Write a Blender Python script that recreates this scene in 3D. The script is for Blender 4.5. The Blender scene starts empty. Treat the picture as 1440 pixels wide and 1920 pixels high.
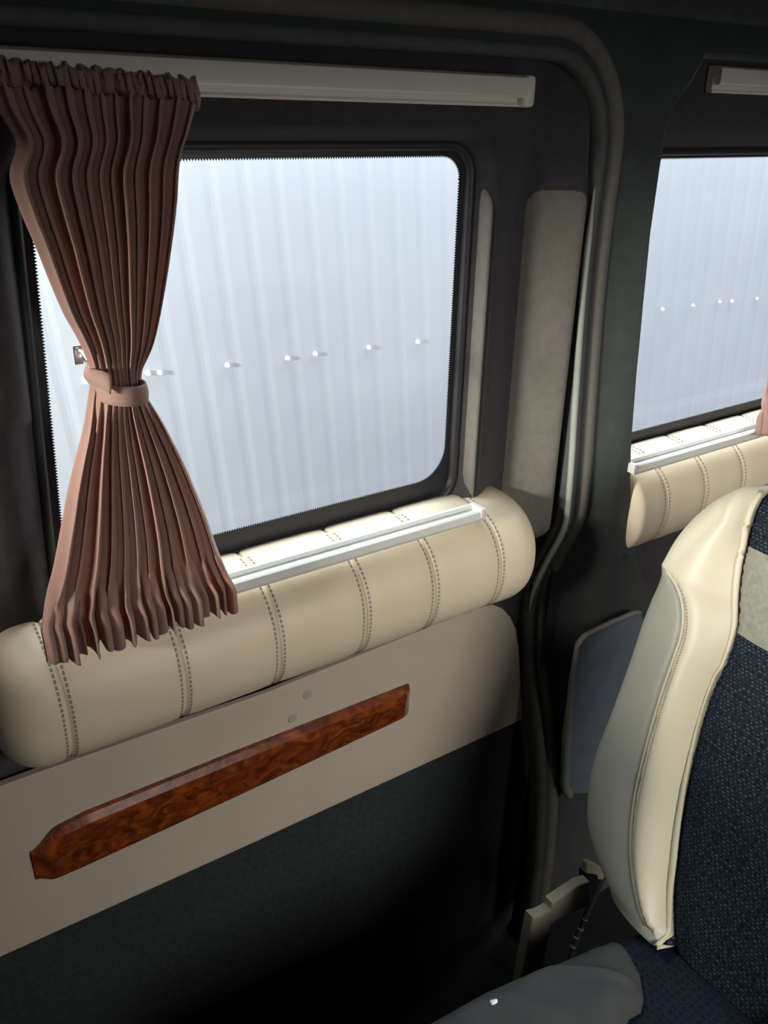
import bpy, bmesh, math, random
from math import sin, cos, pi, exp
from mathutils import Vector, Matrix
from mathutils.geometry import delaunay_2d_cdt
random.seed(7)
sc = bpy.context.scene
col = sc.collection

# ------------------------------------------------------------------ camera, world, lights
FPX = 1600.0
HX = Vector((2580, 700, -FPX)).normalized()
UP = Vector((70, (FPX*FPX - 2580*70)/700.0, FPX)).normalized()
YV = UP.cross(HX)
CAM = Vector((0, -1.15, 1.35))
cd = bpy.data.cameras.new('camera'); cam = bpy.data.objects.new('camera', cd); col.objects.link(cam)
cam.matrix_world = Matrix((
    (HX.x, HX.y, HX.z, CAM.x), (YV.x, YV.y, YV.z, CAM.y), (UP.x, UP.y, UP.z, CAM.z), (0, 0, 0, 1)))
cd.sensor_width = 36; cd.sensor_fit = 'AUTO'; cd.lens = FPX*36/1920.0
cd.clip_start = 0.01
sc.camera = cam
sc.view_settings.view_transform = 'Standard'
sc.view_settings.look = 'None'
sc.view_settings.gamma = 1
sc.view_settings.exposure = 0.0
sc.view_settings.use_curve_mapping = False

W = bpy.data.worlds.new('overcast_sky'); sc.world = W; W.use_nodes = True
nt = W.node_tree; nt.nodes.clear()
wo = nt.nodes.new('ShaderNodeOutputWorld'); bg = nt.nodes.new('ShaderNodeBackground')
tc = nt.nodes.new('ShaderNodeTexCoord'); sp = nt.nodes.new('ShaderNodeSeparateXYZ'); rp = nt.nodes.new('ShaderNodeValToRGB')
nt.links.new(tc.outputs['Generated'], sp.inputs[0]); nt.links.new(sp.outputs['Z'], rp.inputs[0])
rp.color_ramp.elements[0].position = 0.0; rp.color_ramp.elements[0].color = (0.60, 0.61, 0.65, 1)
rp.color_ramp.elements[1].position = 0.6; rp.color_ramp.elements[1].color = (1.0, 1.0, 1.02, 1)
nt.links.new(rp.outputs[0], bg.inputs[0]); bg.inputs[1].default_value = 1.5
nt.links.new(bg.outputs[0], wo.inputs[0])

def area(name, loc, direction, sx, sy, power, color):
    l = bpy.data.lights.new(name, 'AREA'); l.shape = 'RECTANGLE'; l.size = sx; l.size_y = sy
    l.energy = power; l.color = color
    o = bpy.data.objects.new(name, l); col.objects.link(o); o.location = loc
    o.rotation_euler = Vector(direction).to_track_quat('-Z', 'Y').to_euler()
    return o
# daylight entering through the openings of the van
area('daylight_opposite_window', (0.85, -3.3, 1.95), (0.05, 1, -0.42), 1.6, 1.3, 128.0, (1.0, 0.98, 0.90))
area('daylight_rear_door', (-3.2, -0.62, 1.56), (1, 0.08, -0.1), 1.0, 0.36, 400.0, (1.0, 0.97, 0.88))
# the bright open sky above the fence, outside the side windows
area('open_sky', (2.0, 0.95, 2.6), (0, -0.45, -1), 5.4, 1.0, 230.0, (0.93, 0.97, 1.0))

def ray(u, v):
    c = Vector((u-720, 960-v, -FPX)); return Vector((HX.dot(c), YV.dot(c), UP.dot(c)))
def onY(u, v, Y):
    d = ray(u, v); return CAM + d*((Y-CAM.y)/d.y)
def onplane(u, v, p0, n):
    d = ray(u, v); return CAM + d*((p0-CAM).dot(n)/d.dot(n))

# ------------------------------------------------------------------ helpers
def smooth(a, b, x):
    t = max(0.0, min(1.0, (x-a)/(b-a))); return t*t*(3-2*t)
def interp(tab, x):
    if x <= tab[0][0]: return tab[0][1]
    for (x0, y0), (x1, y1) in zip(tab, tab[1:]):
        if x <= x1:
            return y0 + (y1-y0)*(x-x0)/(x1-x0) if x1 > x0 else y1
    return tab[-1][1]
def sinterp(tab, x):   # smooth (Catmull-Rom) interpolation
    n = len(tab)
    if x <= tab[0][0]: return tab[0][1]
    if x >= tab[-1][0]: return tab[-1][1]
    for i in range(n-1):
        if x <= tab[i+1][0]:
            x0, y0 = tab[i]; x1, y1 = tab[i+1]
            m0 = (y1-tab[i-1][1])/(x1-tab[i-1][0]) if i > 0 else (y1-y0)/(x1-x0)
            m1 = (tab[i+2][1]-y0)/(tab[i+2][0]-x0) if i+2 < n else (y1-y0)/(x1-x0)
            h = x1-x0; t = (x-x0)/h
            return (2*t**3-3*t*t+1)*y0+(t**3-2*t*t+t)*h*m0+(-2*t**3+3*t*t)*y1+(t**3-t*t)*h*m1

def mesh(name, verts, faces, mat, parent=None, smooth_=True, uvs=None):
    me = bpy.data.meshes.new(name); me.from_pydata([tuple(v) for v in verts], [], faces); me.update()
    if uvs:
        ul = me.uv_layers.new(name='UVMap')
        for l in me.loops: ul.data[l.index].uv = uvs[l.vertex_index]
    bm = bmesh.new(); bm.from_mesh(me)
    bmesh.ops.recalc_face_normals(bm, faces=bm.faces); bm.to_mesh(me); bm.free()
    if smooth_:
        for p in me.polygons: p.use_smooth = True
    me.materials.append(mat)
    o = bpy.data.objects.new(name, me); col.objects.link(o)
    if parent: o.parent = parent
    return o
def bmobj(name, bm, mat, parent=None, smooth_=True):
    bmesh.ops.recalc_face_normals(bm, faces=bm.faces)
    me = bpy.data.meshes.new(name); bm.to_mesh(me); bm.free()
    if smooth_:
        for p in me.polygons: p.use_smooth = True
    me.materials.append(mat)
    o = bpy.data.objects.new(name, me); col.objects.link(o)
    if parent: o.parent = parent
    return o
def autosmooth(o, ang=35):
    me = o.data; bm = bmesh.new(); bm.from_mesh(me)
    for e in bm.edges:
        if len(e.link_faces) == 2 and e.calc_face_angle(0) > math.radians(ang): e.smooth = False
    bm.to_mesh(me); bm.free()
def struct(o): o['kind'] = 'structure'; return o
def tag(o, label, cat, group=None):
    o['label'] = label; o['category'] = cat
    if group: o['group'] = group
    return o
def thing(name, loc, label, cat, group=None):
    o = bpy.data.objects.new(name, None); col.objects.link(o); o.location = loc
    o.empty_display_size = 0.05
    return tag(o, label, cat, group)
def adopt(o, root):
    bpy.context.view_layer.update()
    o.parent = root
    o.matrix_parent_inverse = root.matrix_world.inverted() if root.type != 'EMPTY' else Matrix.Translation(root.location).inverted()
    return o
def copy_tree(o, off, parent=None):
    c = o.copy(); col.objects.link(c)
    if parent is None:
        c.location = o.location + Vector(off)
    else:
        c.parent = parent; c.matrix_parent_inverse = o.matrix_parent_inverse.copy()
    for ch in list(o.children): copy_tree(ch, off, c)
    return c
def box(name, x0, x1, y0, y1, z0, z1, mat, parent=None, bevel=0.0, segs=3):
    bm = bmesh.new(); bmesh.ops.create_cube(bm, size=1)
    for v in bm.verts:
        v.co = Vector(((x0+x1)/2+v.co.x*(x1-x0), (y0+y1)/2+v.co.y*(y1-y0), (z0+z1)/2+v.co.z*(z1-z0)))
    if bevel: bmesh.ops.bevel(bm, geom=bm.edges[:], offset=bevel, segments=segs, profile=0.6, affect='EDGES')
    o = bmobj(name, bm, mat, parent)
    autosmooth(o, 40)
    return o
def tube(name, pts, rad, mat, parent=None, n=10, closed=False, flat=1.0, updir=None, caps=True):
    pts = [Vector(p) for p in pts]; N = len(pts); verts = []; faces = []
    for i, p in enumerate(pts):
        if closed: t = pts[(i+1) % N]-pts[i-1]
        else: t = pts[min(i+1, N-1)]-pts[max(i-1, 0)]
        t.normalize()
        u = Vector(updir) if updir else Vector((0, 0, 1))
        if abs(u.dot(t)) > 0.95: u = Vector((0, 1, 0))
        a = t.cross(u).normalized(); b = a.cross(t).normalized()
        r = rad(i/(N-1)) if callable(rad) else rad
        for k in range(n):
            ang = 2*pi*k/n
            verts.append(p + a*cos(ang)*r*flat + b*sin(ang)*r)
    M = N if closed else N-1
    for i in range(M):
        for k in range(n):
            a0 = i*n+k; a1 = i*n+(k+1) % n; b0 = ((i+1) % N)*n+k; b1 = ((i+1) % N)*n+(k+1) % n
            faces.append((a0, a1, b1, b0))
    if not closed and caps:
        faces.append(tuple(range(n-1, -1, -1))); faces.append(tuple((N-1)*n+k for k in range(n)))
    return mesh(name, verts, faces, mat, parent)

def rrect(x0, x1, z0, z1, r, n=10, rs=None):
    rs = rs or (r, r, r, r)   # TR, TL, BL, BR
    out = []
    for (cx, cz, a0, rr) in ((x1-rs[0], z1-rs[0], 0, rs[0]), (x0+rs[1], z1-rs[1], 90, rs[1]), (x0+rs[2], z0+rs[2], 180, rs[2]), (x1-rs[3], z0+rs[3], 270, rs[3])):
        for k in range(n+1):
            a = math.radians(a0+90*k/n); out.append((cx+rr*cos(a), cz+rr*sin(a)))
    return out
def resample(loop, step, closed=True):
    pts = [Vector(p) for p in loop]; out = []
    N = len(pts)
    for i in range(N if closed else N-1):
        a = pts[i]; b = pts[(i+1) % N]; L = (b-a).length
        if L < 1e-7: continue
        k = max(1, int(math.ceil(L/step)))
        for j in range(k): out.append(a.lerp(b, j/k))
    if not closed: out.append(pts[-1])
    return [tuple(p) for p in out]
def inside(p, loop):
    x, z = p; c = False; n = len(loop); j = n-1
    for i in range(n):
        xi, zi = loop[i]; xj, zj = loop[j]
        if (zi > z) != (zj > z) and x < (xj-xi)*(z-zi)/(zj-zi)+xi: c = not c
        j = i
    return c
def dist(p, loop, closed=True):
    x, z = p; best = 1e9; n = len(loop)
    for i in range(n if closed else n-1):
        ax, az = loop[i]; bx, bz = loop[(i+1) % n]
        dx, dz = bx-ax, bz-az; L = dx*dx+dz*dz
        t = 0 if L == 0 else max(0, min(1, ((x-ax)*dx+(z-az)*dz)/L))
        d = (x-ax-t*dx)**2+(z-az-t*dz)**2
        if d < best: best = d
    return math.sqrt(best)
def plate(name, outer, holes, yf, step, mat, parent=None, extra=None, back=None):
    """upright sheet in x,z with real holes; yf(x,z) gives its depth"""
    pts = []; edges = []
    def addloop(lp):
        lp = resample(lp, step); b = len(pts); pts.extend(lp)
        edges.extend([(b+i, b+(i+1) % len(lp)) for i in range(len(lp))]); return lp
    ol = addloop(outer); hl = [addloop(h) for h in holes]
    xs = [p[0] for p in ol]; zs = [p[1] for p in ol]
    nx = int((max(xs)-min(xs))/step); nz = int((max(zs)-min(zs))/step)
    loops = [ol]+hl
    for i in range(1, nx):
        for j in range(1, nz):
            p = (min(xs)+(i+0.001)*step, min(zs)+(j+0.001)*step)
            if inside(p, ol) and not any(inside(p, h) for h in hl) and min(dist(p, l) for l in loops) > step*0.5: pts.append(p)
    if extra:
        for p in extra:
            if inside(p, ol) and not any(inside(p, h) for h in hl): pts.append(p)
    r = delaunay_2d_cdt([Vector(p) for p in pts], edges, [], 0, 1e-6)
    vs, fs = r[0], r[2]; F = []
    for f in fs:
        c = sum((vs[i] for i in f), Vector((0, 0)))/len(f)
        if inside(c, ol) and not any(inside(c, h) for h in hl): F.append(tuple(f))
    V = [(v[0], yf(v[0], v[1]), v[1]) for v in vs]
    return mesh(name, V, F, mat, parent, True)
def sweep(name, path, prof, mat, parent=None, closed=True, sharp=None):
    """path: list of (x,y,z) in an upright plane; prof: list of (n,dy), n = outward offset in x,z"""
    N = len(path); V = []; Fc = []; m = len(prof)
    for i in range(N):
        a = path[i-1] if (closed or i > 0) else path[i]; b = path[(i+1) % N] if (closed or i < N-1) else path[i]
        t = Vector((b[0]-a[0], b[2]-a[2])); t = t.normalized() if t.length > 0 else Vector((1, 0))
        nrm = Vector((t.y, -t.x))
        for (n_, dy) in prof:
            V.append((path[i][0]+nrm.x*n_, path[i][1]+dy, path[i][2]+nrm.y*n_))
    for i in range(N if closed else N-1):
        j = (i+1) % N
        for k in range(m-1):
            Fc.append((i*m+k, i*m+k+1, j*m+k+1, j*m+k))
    o = mesh(name, V, Fc, mat, parent)
    if sharp: autosmooth(o, sharp)
    return o

# ------------------------------------------------------------------ materials
def mat(name, color, rough=0.6, spec=0.4, noise=0.0, nscale=40, bump=0.0, bscale=300, sheen=0, coat=0, metal=0, hue2=None, transm=0, bdist=0.002):
    m = bpy.data.materials.new(name); m.use_nodes = True; t = m.node_tree; b = t.nodes['Principled BSDF']
    b.inputs['Roughness'].default_value = rough; b.inputs['Specular IOR Level'].default_value = spec
    b.inputs['Metallic'].default_value = metal; b.inputs['Sheen Weight'].default_value = sheen
    b.inputs['Coat Weight'].default_value = coat
    c = (color[0], color[1], color[2], 1)
    tcn = t.nodes.new('ShaderNodeTexCoord')
    if noise > 0:
        nz = t.nodes.new('ShaderNodeTexNoise'); nz.inputs['Scale'].default_value = nscale; nz.inputs['Detail'].default_value = 5
        t.links.new(tcn.outputs['Object'], nz.inputs['Vector'])
        rr = t.nodes.new('ShaderNodeValToRGB'); t.links.new(nz.outputs['Fac'], rr.inputs[0])
        h = hue2 or tuple(x*(1-noise) for x in color)
        rr.color_ramp.elements[0].position = 0.3; rr.color_ramp.elements[0].color = (h[0], h[1], h[2], 1)
        rr.color_ramp.elements[1].position = 0.7; rr.color_ramp.elements[1].color = c
        t.links.new(rr.outputs[0], b.inputs['Base Color'])
    else: b.inputs['Base Color'].default_value = c
    if bump > 0:
        n2 = t.nodes.new('ShaderNodeTexNoise'); n2.inputs['Scale'].default_value = bscale; n2.inputs['Detail'].default_value = 4
        t.links.new(tcn.outputs['Object'], n2.inputs['Vector'])
        bp = t.nodes.new('ShaderNodeBump'); bp.inputs['Strength'].default_value = bump; bp.inputs['Distance'].default_value = bdist
        t.links.new(n2.outputs['Fac'], bp.inputs['Height']); t.links.new(bp.outputs[0], b.inputs['Normal'])
    return m
M = {}
M['felt'] = mat('charcoal_felt', (0.052, 0.048, 0.052), 0.95, 0.1, 0.25, 60, 0.5, 700, sheen=0.15)
M['headliner'] = mat('headliner_felt', (0.085, 0.083, 0.08), 0.95, 0.1, 0.25, 30, 0.5, 600, sheen=0.15)
M['pillar'] = mat('pillar_felt', (0.052, 0.059, 0.058), 0.9, 0.15, 0.2, 40, 0.4, 700, sheen=0.15)
M['carpet'] = mat('grey_carpet', (0.034, 0.037, 0.040), 1.0, 0.05, 0.35, 90, 0.8, 500)
M['floor'] = mat('dark_floor', (0.02, 0.02, 0.022), 0.9, 0.1, 0.3, 20)
M['rubber'] = mat('black_rubber', (0.018, 0.019, 0.022), 0.5, 0.4, 0.1, 50)
M['frit'] = mat('black_ceramic_border', (0.012, 0.012, 0.016), 0.35, 0.4)
M['seal'] = mat('grey_seal_rubber', (0.10, 0.105, 0.10), 0.75, 0.12, 0.15, 50, 0.2, 300)
M['lip'] = mat('rear_lit_rubber', (0.33, 0.345, 0.305), 0.6, 0.25, 0.1, 40)  # lit face of the door seal put into the colour
M['welt'] = mat('grey_welt', (0.16, 0.152, 0.138), 0.85, 0.12, 0.15, 50, 0.3, 400)
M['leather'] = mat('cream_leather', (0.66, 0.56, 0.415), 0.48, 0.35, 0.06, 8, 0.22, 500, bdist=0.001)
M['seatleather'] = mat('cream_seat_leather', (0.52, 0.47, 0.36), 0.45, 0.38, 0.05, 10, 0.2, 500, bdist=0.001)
M['sideleather'] = mat('shaded_cream_leather', (0.255, 0.25, 0.21), 0.45, 0.38, 0.05, 10, 0.2, 500, bdist=0.001)  # darker copy of the seat leather, the wing's shade put into colour
M['thread'] = mat('grey_thread', (0.25, 0.22, 0.175), 0.8, 0.1)
M['vinyl'] = mat('beige_vinyl', (0.43, 0.355, 0.295), 0.6, 0.3, 0.08, 6, 0.25, 250)
M['rail'] = mat('cream_plastic', (0.70, 0.66, 0.58), 0.38, 0.45, 0.03, 8)
M['railwhite'] = mat('white_plastic', (0.62, 0.62, 0.59), 0.35, 0.45)
M['slot'] = mat('rail_slot_shadow', (0.22, 0.21, 0.19), 0.6, 0.2)
M['beige'] = mat('beige_plastic', (0.19, 0.178, 0.138), 0.55, 0.35, 0.08, 15)
M['bluegrey'] = mat('blue_grey_panel', (0.17, 0.20, 0.25), 0.7, 0.25, 0.2, 25, 0.3, 400)
M['trimedge'] = mat('grey_trim_edge', (0.27, 0.27, 0.24), 0.5, 0.4, 0.08, 20)
M['curtain'] = mat('dusty_pink_cloth', (0.41, 0.255, 0.215), 0.85, 0.15, 0.10, 50, 0.35, 900, sheen=0.25)
_t = M['curtain'].node_tree; _b = _t.nodes['Principled BSDF']; _o = [n for n in _t.nodes if n.type == 'OUTPUT_MATERIAL'][0]
_tr = _t.nodes.new('ShaderNodeBsdfTranslucent'); _tr.inputs[0].default_value = (0.50, 0.20, 0.14, 1)
_mx = _t.nodes.new('ShaderNodeMixShader'); _mx.inputs[0].default_value = 0.3
_t.links.new(_b.outputs[0], _mx.inputs[1]); _t.links.new(_tr.outputs[0], _mx.inputs[2]); _t.links.new(_mx.outputs[0], _o.inputs[0])
M['litcloth'] = mat('grey_brown_lit_cloth', (0.17, 0.158, 0.138), 0.9, 0.15, 0.15, 60, 0.4, 600)  # rear light on ridge and frame edge put into this paler colour
M['greycloth'] = mat('grey_cloth', (0.042, 0.045, 0.046), 0.75, 0.25, 0.15, 20, 0.35, 500)
M['buckle'] = mat('yellowed_plastic', (0.62, 0.60, 0.38), 0.4, 0.4)
M['plug'] = mat('faded_vinyl_spot', (0.33, 0.285, 0.25), 0.6, 0.3)
M['black'] = mat('black_plastic', (0.02, 0.025, 0.03), 0.4, 0.4)
M['webbing'] = mat('belt_webbing', (0.055, 0.06, 0.06), 0.8, 0.2)
M['crumb'] = mat('crumb', (0.75, 0.68, 0.42), 0.7, 0.2)
M['chip'] = mat('white_chip', (0.8, 0.8, 0.8), 0.5, 0.3)
M['chrome'] = mat('hook_metal', (0.75, 0.75, 0.75), 0.25, 0.5, metal=0.9)
M['fence'] = mat('painted_sheet', (0.52, 0.535, 0.595), 0.6, 0.3, 0.04, 3)
M['screw'] = mat('bright_screw', (0.95, 0.95, 0.95), 0.3, 0.6)
M['ground'] = mat('gravel', (0.32, 0.31, 0.29), 0.95, 0.1, 0.4, 30, 0.5, 80)
# wood burl
m = bpy.data.materials.new('wood_burl'); m.use_nodes = True; t = m.node_tree; b = t.nodes['Principled BSDF']
tcn = t.nodes.new('ShaderNodeTexCoord'); mp = t.nodes.new('ShaderNodeMapping'); mp.inputs['Scale'].default_value = (9, 9, 14)
n1 = t.nodes.new('ShaderNodeTexNoise'); n1.inputs['Scale'].default_value = 2.2; n1.inputs['Detail'].default_value = 9; n1.inputs['Distortion'].default_value = 2.2
t.links.new(tcn.outputs['Object'], mp.inputs[0]); t.links.new(mp.outputs[0], n1.inputs['Vector'])
rr = t.nodes.new('ShaderNodeValToRGB'); t.links.new(n1.outputs['Fac'], rr.inputs[0])
e = rr.color_ramp.elements; e[0].position = 0.28; e[0].color = (0.05, 0.009, 0.003, 1); e[1].position = 0.75; e[1].color = (0.34, 0.078, 0.014, 1)
x = e.new(0.5); x.color = (0.16, 0.032, 0.007, 1)
t.links.new(rr.outputs[0], b.inputs['Base Color']); b.inputs['Roughness'].default_value = 0.3
b.inputs['Coat Weight'].default_value = 0.5; b.inputs['Coat Roughness'].default_value = 0.12
M['wood'] = m
# navy fabric with pale flecks in staggered rows
def fleck(name, base, dot, ku, kv, amount):
    m = bpy.data.materials.new(name); m.use_nodes = True; t = m.node_tree; b = t.nodes['Principled BSDF']
    uv = t.nodes.new('ShaderNodeUVMap'); sp = t.nodes.new('ShaderNodeSeparateXYZ'); t.links.new(uv.outputs[0], sp.inputs[0])
    def mth(op, a, bb=None, c=None):
        n = t.nodes.new('ShaderNodeMath'); n.operation = op
        for i, q in enumerate((a, bb, c)):
            if q is None: continue
            if isinstance(q, (int, float)): n.inputs[i].default_value = q
            else: t.links.new(q, n.inputs[i])
        return n.outputs[0]
    v = mth('MULTIPLY', sp.outputs['Y'], kv); row = mth('FLOOR', v); fv = mth('FRACT', v)
    u = mth('ADD', mth('MULTIPLY', sp.outputs['X'], ku), mth('MULTIPLY', row, 0.37)); fu = mth('FRACT', u)
    mk = mth('MULTIPLY', mth('LESS_THAN', fv, 0.34), mth('LESS_THAN', fu, 0.55))
    nz = t.nodes.new('ShaderNodeTexNoise'); nz.inputs['Scale'].default_value = 170; nz.inputs['Detail'].default_value = 2
    t.links.new(uv.outputs[0], nz.inputs['Vector'])
    mk2 = mth('MULTIPLY', mk, mth('GREATER_THAN', nz.outputs['Fac'], 0.5))
    vor = t.nodes.new('ShaderNodeTexVoronoi'); vor.inputs['Scale'].default_value = 85; vor.inputs['Randomness'].default_value = 0.25
    t.links.new(uv.outputs[0], vor.inputs['Vector'])
    mx = t.nodes.new('ShaderNodeMix'); mx.data_type = 'RGBA'; mx.inputs['A'].default_value = (*base, 1); mx.inputs['B'].default_value = (*[q*0.45 for q in base], 1)
    t.links.new(mth('MULTIPLY', mth('LESS_THAN', vor.outputs['Distance'], 0.33), 0.9), mx.inputs['Factor'])
    mx2 = t.nodes.new('ShaderNodeMix'); mx2.data_type = 'RGBA'; mx2.inputs['B'].default_value = (*dot, 1)
    t.links.new(mx.outputs['Result'], mx2.inputs['A']); t.links.new(mth('MULTIPLY', mk2, amount), mx2.inputs['Factor'])
    t.links.new(mx2.outputs['Result'], b.inputs['Base Color']); b.inputs['Roughness'].default_value = 0.9; b.inputs['Specular IOR Level'].default_value = 0.15
    bp = t.nodes.new('ShaderNodeBump'); bp.inputs['Strength'].default_value = 0.5; bp.inputs['Distance'].default_value = 0.002
    t.links.new(vor.outputs['Distance'], bp.inputs['Height']); t.links.new(bp.outputs[0], b.inputs['Normal'])
    return m
M['navy'] = fleck('navy_flecked_fabric', (0.010, 0.016, 0.025), (0.18, 0.22, 0.22), 120, 190, 0.4)
M['navyseat'] = fleck('navy_cushion_fabric', (0.0045, 0.009, 0.016), (0.014, 0.022, 0.033), 120, 190, 0.6)
M['tweed'] = mat('beige_tweed', (0.27, 0.27, 0.225), 0.9, 0.1, 0.25, 120, 0.5, 600)
# glass: thin tinted pane
def glassmat():
    m = bpy.data.materials.new('tinted_glass'); m.use_nodes = True; t = m.node_tree; t.nodes.clear()
    o = t.nodes.new('ShaderNodeOutputMaterial'); tr = t.nodes.new('ShaderNodeBsdfTransparent'); gl = t.nodes.new('ShaderNodeBsdfGlossy')
    tr.inputs[0].default_value = (0.93, 0.965, 0.97, 1); gl.inputs['Roughness'].default_value = 0.05
    fr = t.nodes.new('ShaderNodeFresnel'); ge = t.nodes.new('ShaderNodeNewGeometry'); mr = t.nodes.new('ShaderNodeMapRange')
    mr.inputs['To Min'].default_value = 1.45; mr.inputs['To Max'].default_value = 1/1.45
    t.links.new(ge.outputs['Backfacing'], mr.inputs['Value']); t.links.new(mr.outputs[0], fr.inputs[0]); mx = t.nodes.new('ShaderNodeMixShader')
    sc_ = t.nodes.new('ShaderNodeMath'); sc_.operation = 'MULTIPLY'; sc_.inputs[1].default_value = 0.3; t.links.new(fr.outputs[0], sc_.inputs[0]); t.links.new(sc_.outputs[0], mx.inputs[0]); t.links.new(tr.outputs[0], mx.inputs[1]); t.links.new(gl.outputs[0], mx.inputs[2]); t.links.new(mx.outputs[0], o.inputs[0])
    return m
M['glass'] = glassmat()

# ------------------------------------------------------------------ the setting
SEALY = [(-0.62, -0.111), (-0.28, -0.109), (-0.05, -0.088), (0.088, -0.056), (0.21, -0.016), (0.34, 0.004), (0.415, -0.001), (0.492, -0.026), (0.593, -0.066), (0.66, -0.070), (0.855, -0.057), (1.10, -0.043), (1.40, -0.045), (1.5, -0.045)]
def sealy(z): return sinterp(SEALY, z)
XS = 1.187                      # where the door meets its frame
WIN = (0.236, 0.928, 0.733, 1.284)
def slant(lp): return [(x+0.030*max(0, min(1, (z-0.70)/0.58))*max(0, min(1, (0.9-x)/0.6)), z) for x, z in lp]
win_loop = slant(rrect(*WIN, 0.045, rs=(0.032, 0.032, 0.06, 0.06)))
WINH = slant(rrect(WIN[0]-.026, WIN[1]+.026, WIN[2]-.05, WIN[3]+.022, 0.05))
WIN2 = (1.36, 2.25, 0.722, 1.275)
win2_loop = rrect(*WIN2, 0.05)
WIN2H = rrect(WIN2[0]-.022, WIN2[1]+.022, WIN2[2]-.04, WIN2[3]+.018, 0.06)

def skin_y(x, z):
    inw = inside((x, z), WINH); dw = 0 if inw else dist((x, z), WINH)
    y = -0.032*smooth(0.002, 0.018, dw)
    y -= 0.008*smooth(0.010, 0.028, dw)*(1-smooth(1.0, 1.1, x))
    # padded ridge between window and door edge
    fade = 1-0.6*smooth(1.20, 1.34, z)
    prof = [(0.955, 0.0), (0.976, 0.0), (1.045, 0.034), (1.072, 0.034), (1.095, 0.014), (1.148, -0.028), (1.160, -0.031), (1.178, -0.008), (1.20, 0.03)]
    above = smooth(0.50, 0.60, z)
    y += sinterp(prof, x)*fade*above
    y += 0.05*(1-above)
    return y
door = struct(plate('door_1', [(-1.35, -0.62), (1.30, -0.62), (1.30, 1.46), (-1.35, 1.46)], [WINH],
      skin_y, 0.03, M['felt'], extra=[(0.965+0.012*i, 0.52+0.02*j) for i in range(19) for j in range(47)] +
      [(WINH[0][0]+0, 0)] ))
# paler cloth strip on the ridge, standing in for rear light there
V = []; Fc = []; nz_ = 60; cols = [0, .04, .12, .25, .4, .55, .7, .82, .91, .97, 1.0]
for j in range(nz_+1):
    z = 0.52+0.735*j/nz_; e_ = smooth(0, 0.05, min(z-0.52, 1.255-z))
    for q in cols:
        x = 1.070+0.094*q
        V.append((x, skin_y(x, z)+0.006-0.014*e_*min(1, 5*q*(1-q))**0.6, z))
m_ = len(cols)
for j in range(nz_):
    for k in range(m_-1): Fc.append((j*m_+k, j*m_+k+1, (j+1)*m_+k+1, (j+1)*m_+k))
struct(mesh('ridge_lit_strip', V, Fc, M['litcloth'], door))
V = []; Fc = []; nz_ = 50  # strip on the frame edge: rear light on this face put into colour
for j in range(nz_+1):
    z = 0.64+0.61*j/nz_; e_ = smooth(0, 0.04, min(z-0.64, 1.25-z))
    for (x, d_) in ((0.9605, 0.0), (0.962, -0.022), (0.9645, -0.036), (0.968, -0.040), (0.971, -0.037), (0.973, -0.026)): V.append((x, 0.002+d_*(0.4+0.6*e_)-0.002, z))
for j in range(nz_):
    for k in range(5): Fc.append((j*6+k, j*6+k+1, (j+1)*6+k+1, (j+1)*6+k))
struct(mesh('frame_edge_lit', V, Fc, M['litcloth'], door))
# wall round the openings (door frame, pillar, header)
XD = -1.2
O1 = [(XD, -0.6)] + [(XS, -0.6), (XS, 1.20)] + [(XS-0.125+0.125*cos(a), 1.285+0.142*sin(a)) for a in [math.radians(k) for k in range(0, 91, 6)]] + [(XD, 1.437)]
O1 = [(XD, -0.6), (XS, -0.6)] + [(XS, -0.6+1.88*i/60) for i in range(1, 61)] + [(XS-0.125+0.125*cos(math.radians(k)), 1.285+0.152*sin(math.radians(k))) for k in range(3, 91, 6)] + [(0.9, 1.437), (0.6, 1.436), (0.2, 1.436), (XD, 1.436)]
pr = []
for (u, v) in [(1215, 1115), (1197, 1060), (1182, 1000), (1180, 900), (1182, 830), (1192, 700), (1205, 570), (1220, 440), (1238, 315), (1250, 240), (1262, 200), (1285, 165), (1310, 133), (1345, 98)]:
    p = onY(u, v, -0.105); pr.append((p.x, p.z))
O2 = [(2.45, -0.6), (2.45, 1.452)]+[(pr[-1][0]+0.05, 1.452)]+pr[::-1]+[(pr[0][0]+0.03, 0.33), (pr[0][0]+0.06, 0.15), (pr[0][0]+0.07, -0.6)]
def frame_y(x, z):
    y = sealy(z)-0.012
    d = max(0, x-XS)
    y2 = -0.105
    f = smooth(0.03, 0.11, d)
    return y*(1-f)+y2*f if z < 1.40 else y*(1-f*(1-smooth(1.40, 1.5, z)))+y2*f*(1-smooth(1.40, 1.5, z))
struct(plate('wall_left', [(-1.5, -0.62), (2.5, -0.62), (2.5, 1.5), (-1.5, 1.5)], [O1, O2], frame_y, 0.02, M['pillar']))
O1r = resample(O1, 0.02)
# rounded lip of second opening
O2r = resample(O2, 0.015)
def lip(path, name, depth):
    pth = [(x, frame_y(x, z), z) for (x, z) in path]
    # orientation: make n point into the opening
    A = sum(path[i][0]*path[(i+1) % len(path)][1]-path[(i+1) % len(path)][0]*path[i][1] for i in range(len(path)))
    s = -1 if A > 0 else 1
    return sweep(name, pth, [(0, 0), (s*0.004, 0.0015), (s*0.007, 0.005), (s*0.008, 0.011), (s*0.008, depth)], M['pillar'])
struct(lip(O2r, 'trim_1', 0.14))
# wall behind the second opening
def wall2_y(x, z):
    inw = inside((x, z), WIN2H); dw = 0 if inw else dist((x, z), WIN2H)
    return -0.035*smooth(0.002, 0.018, dw)
struct(plate('wall_left_inner', [(1.21, -0.62), (2.5, -0.62), (2.5, 1.47), (1.21, 1.47)], [WIN2H], wall2_y, 0.03, M['bluegrey'] if False else M['felt']))
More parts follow.
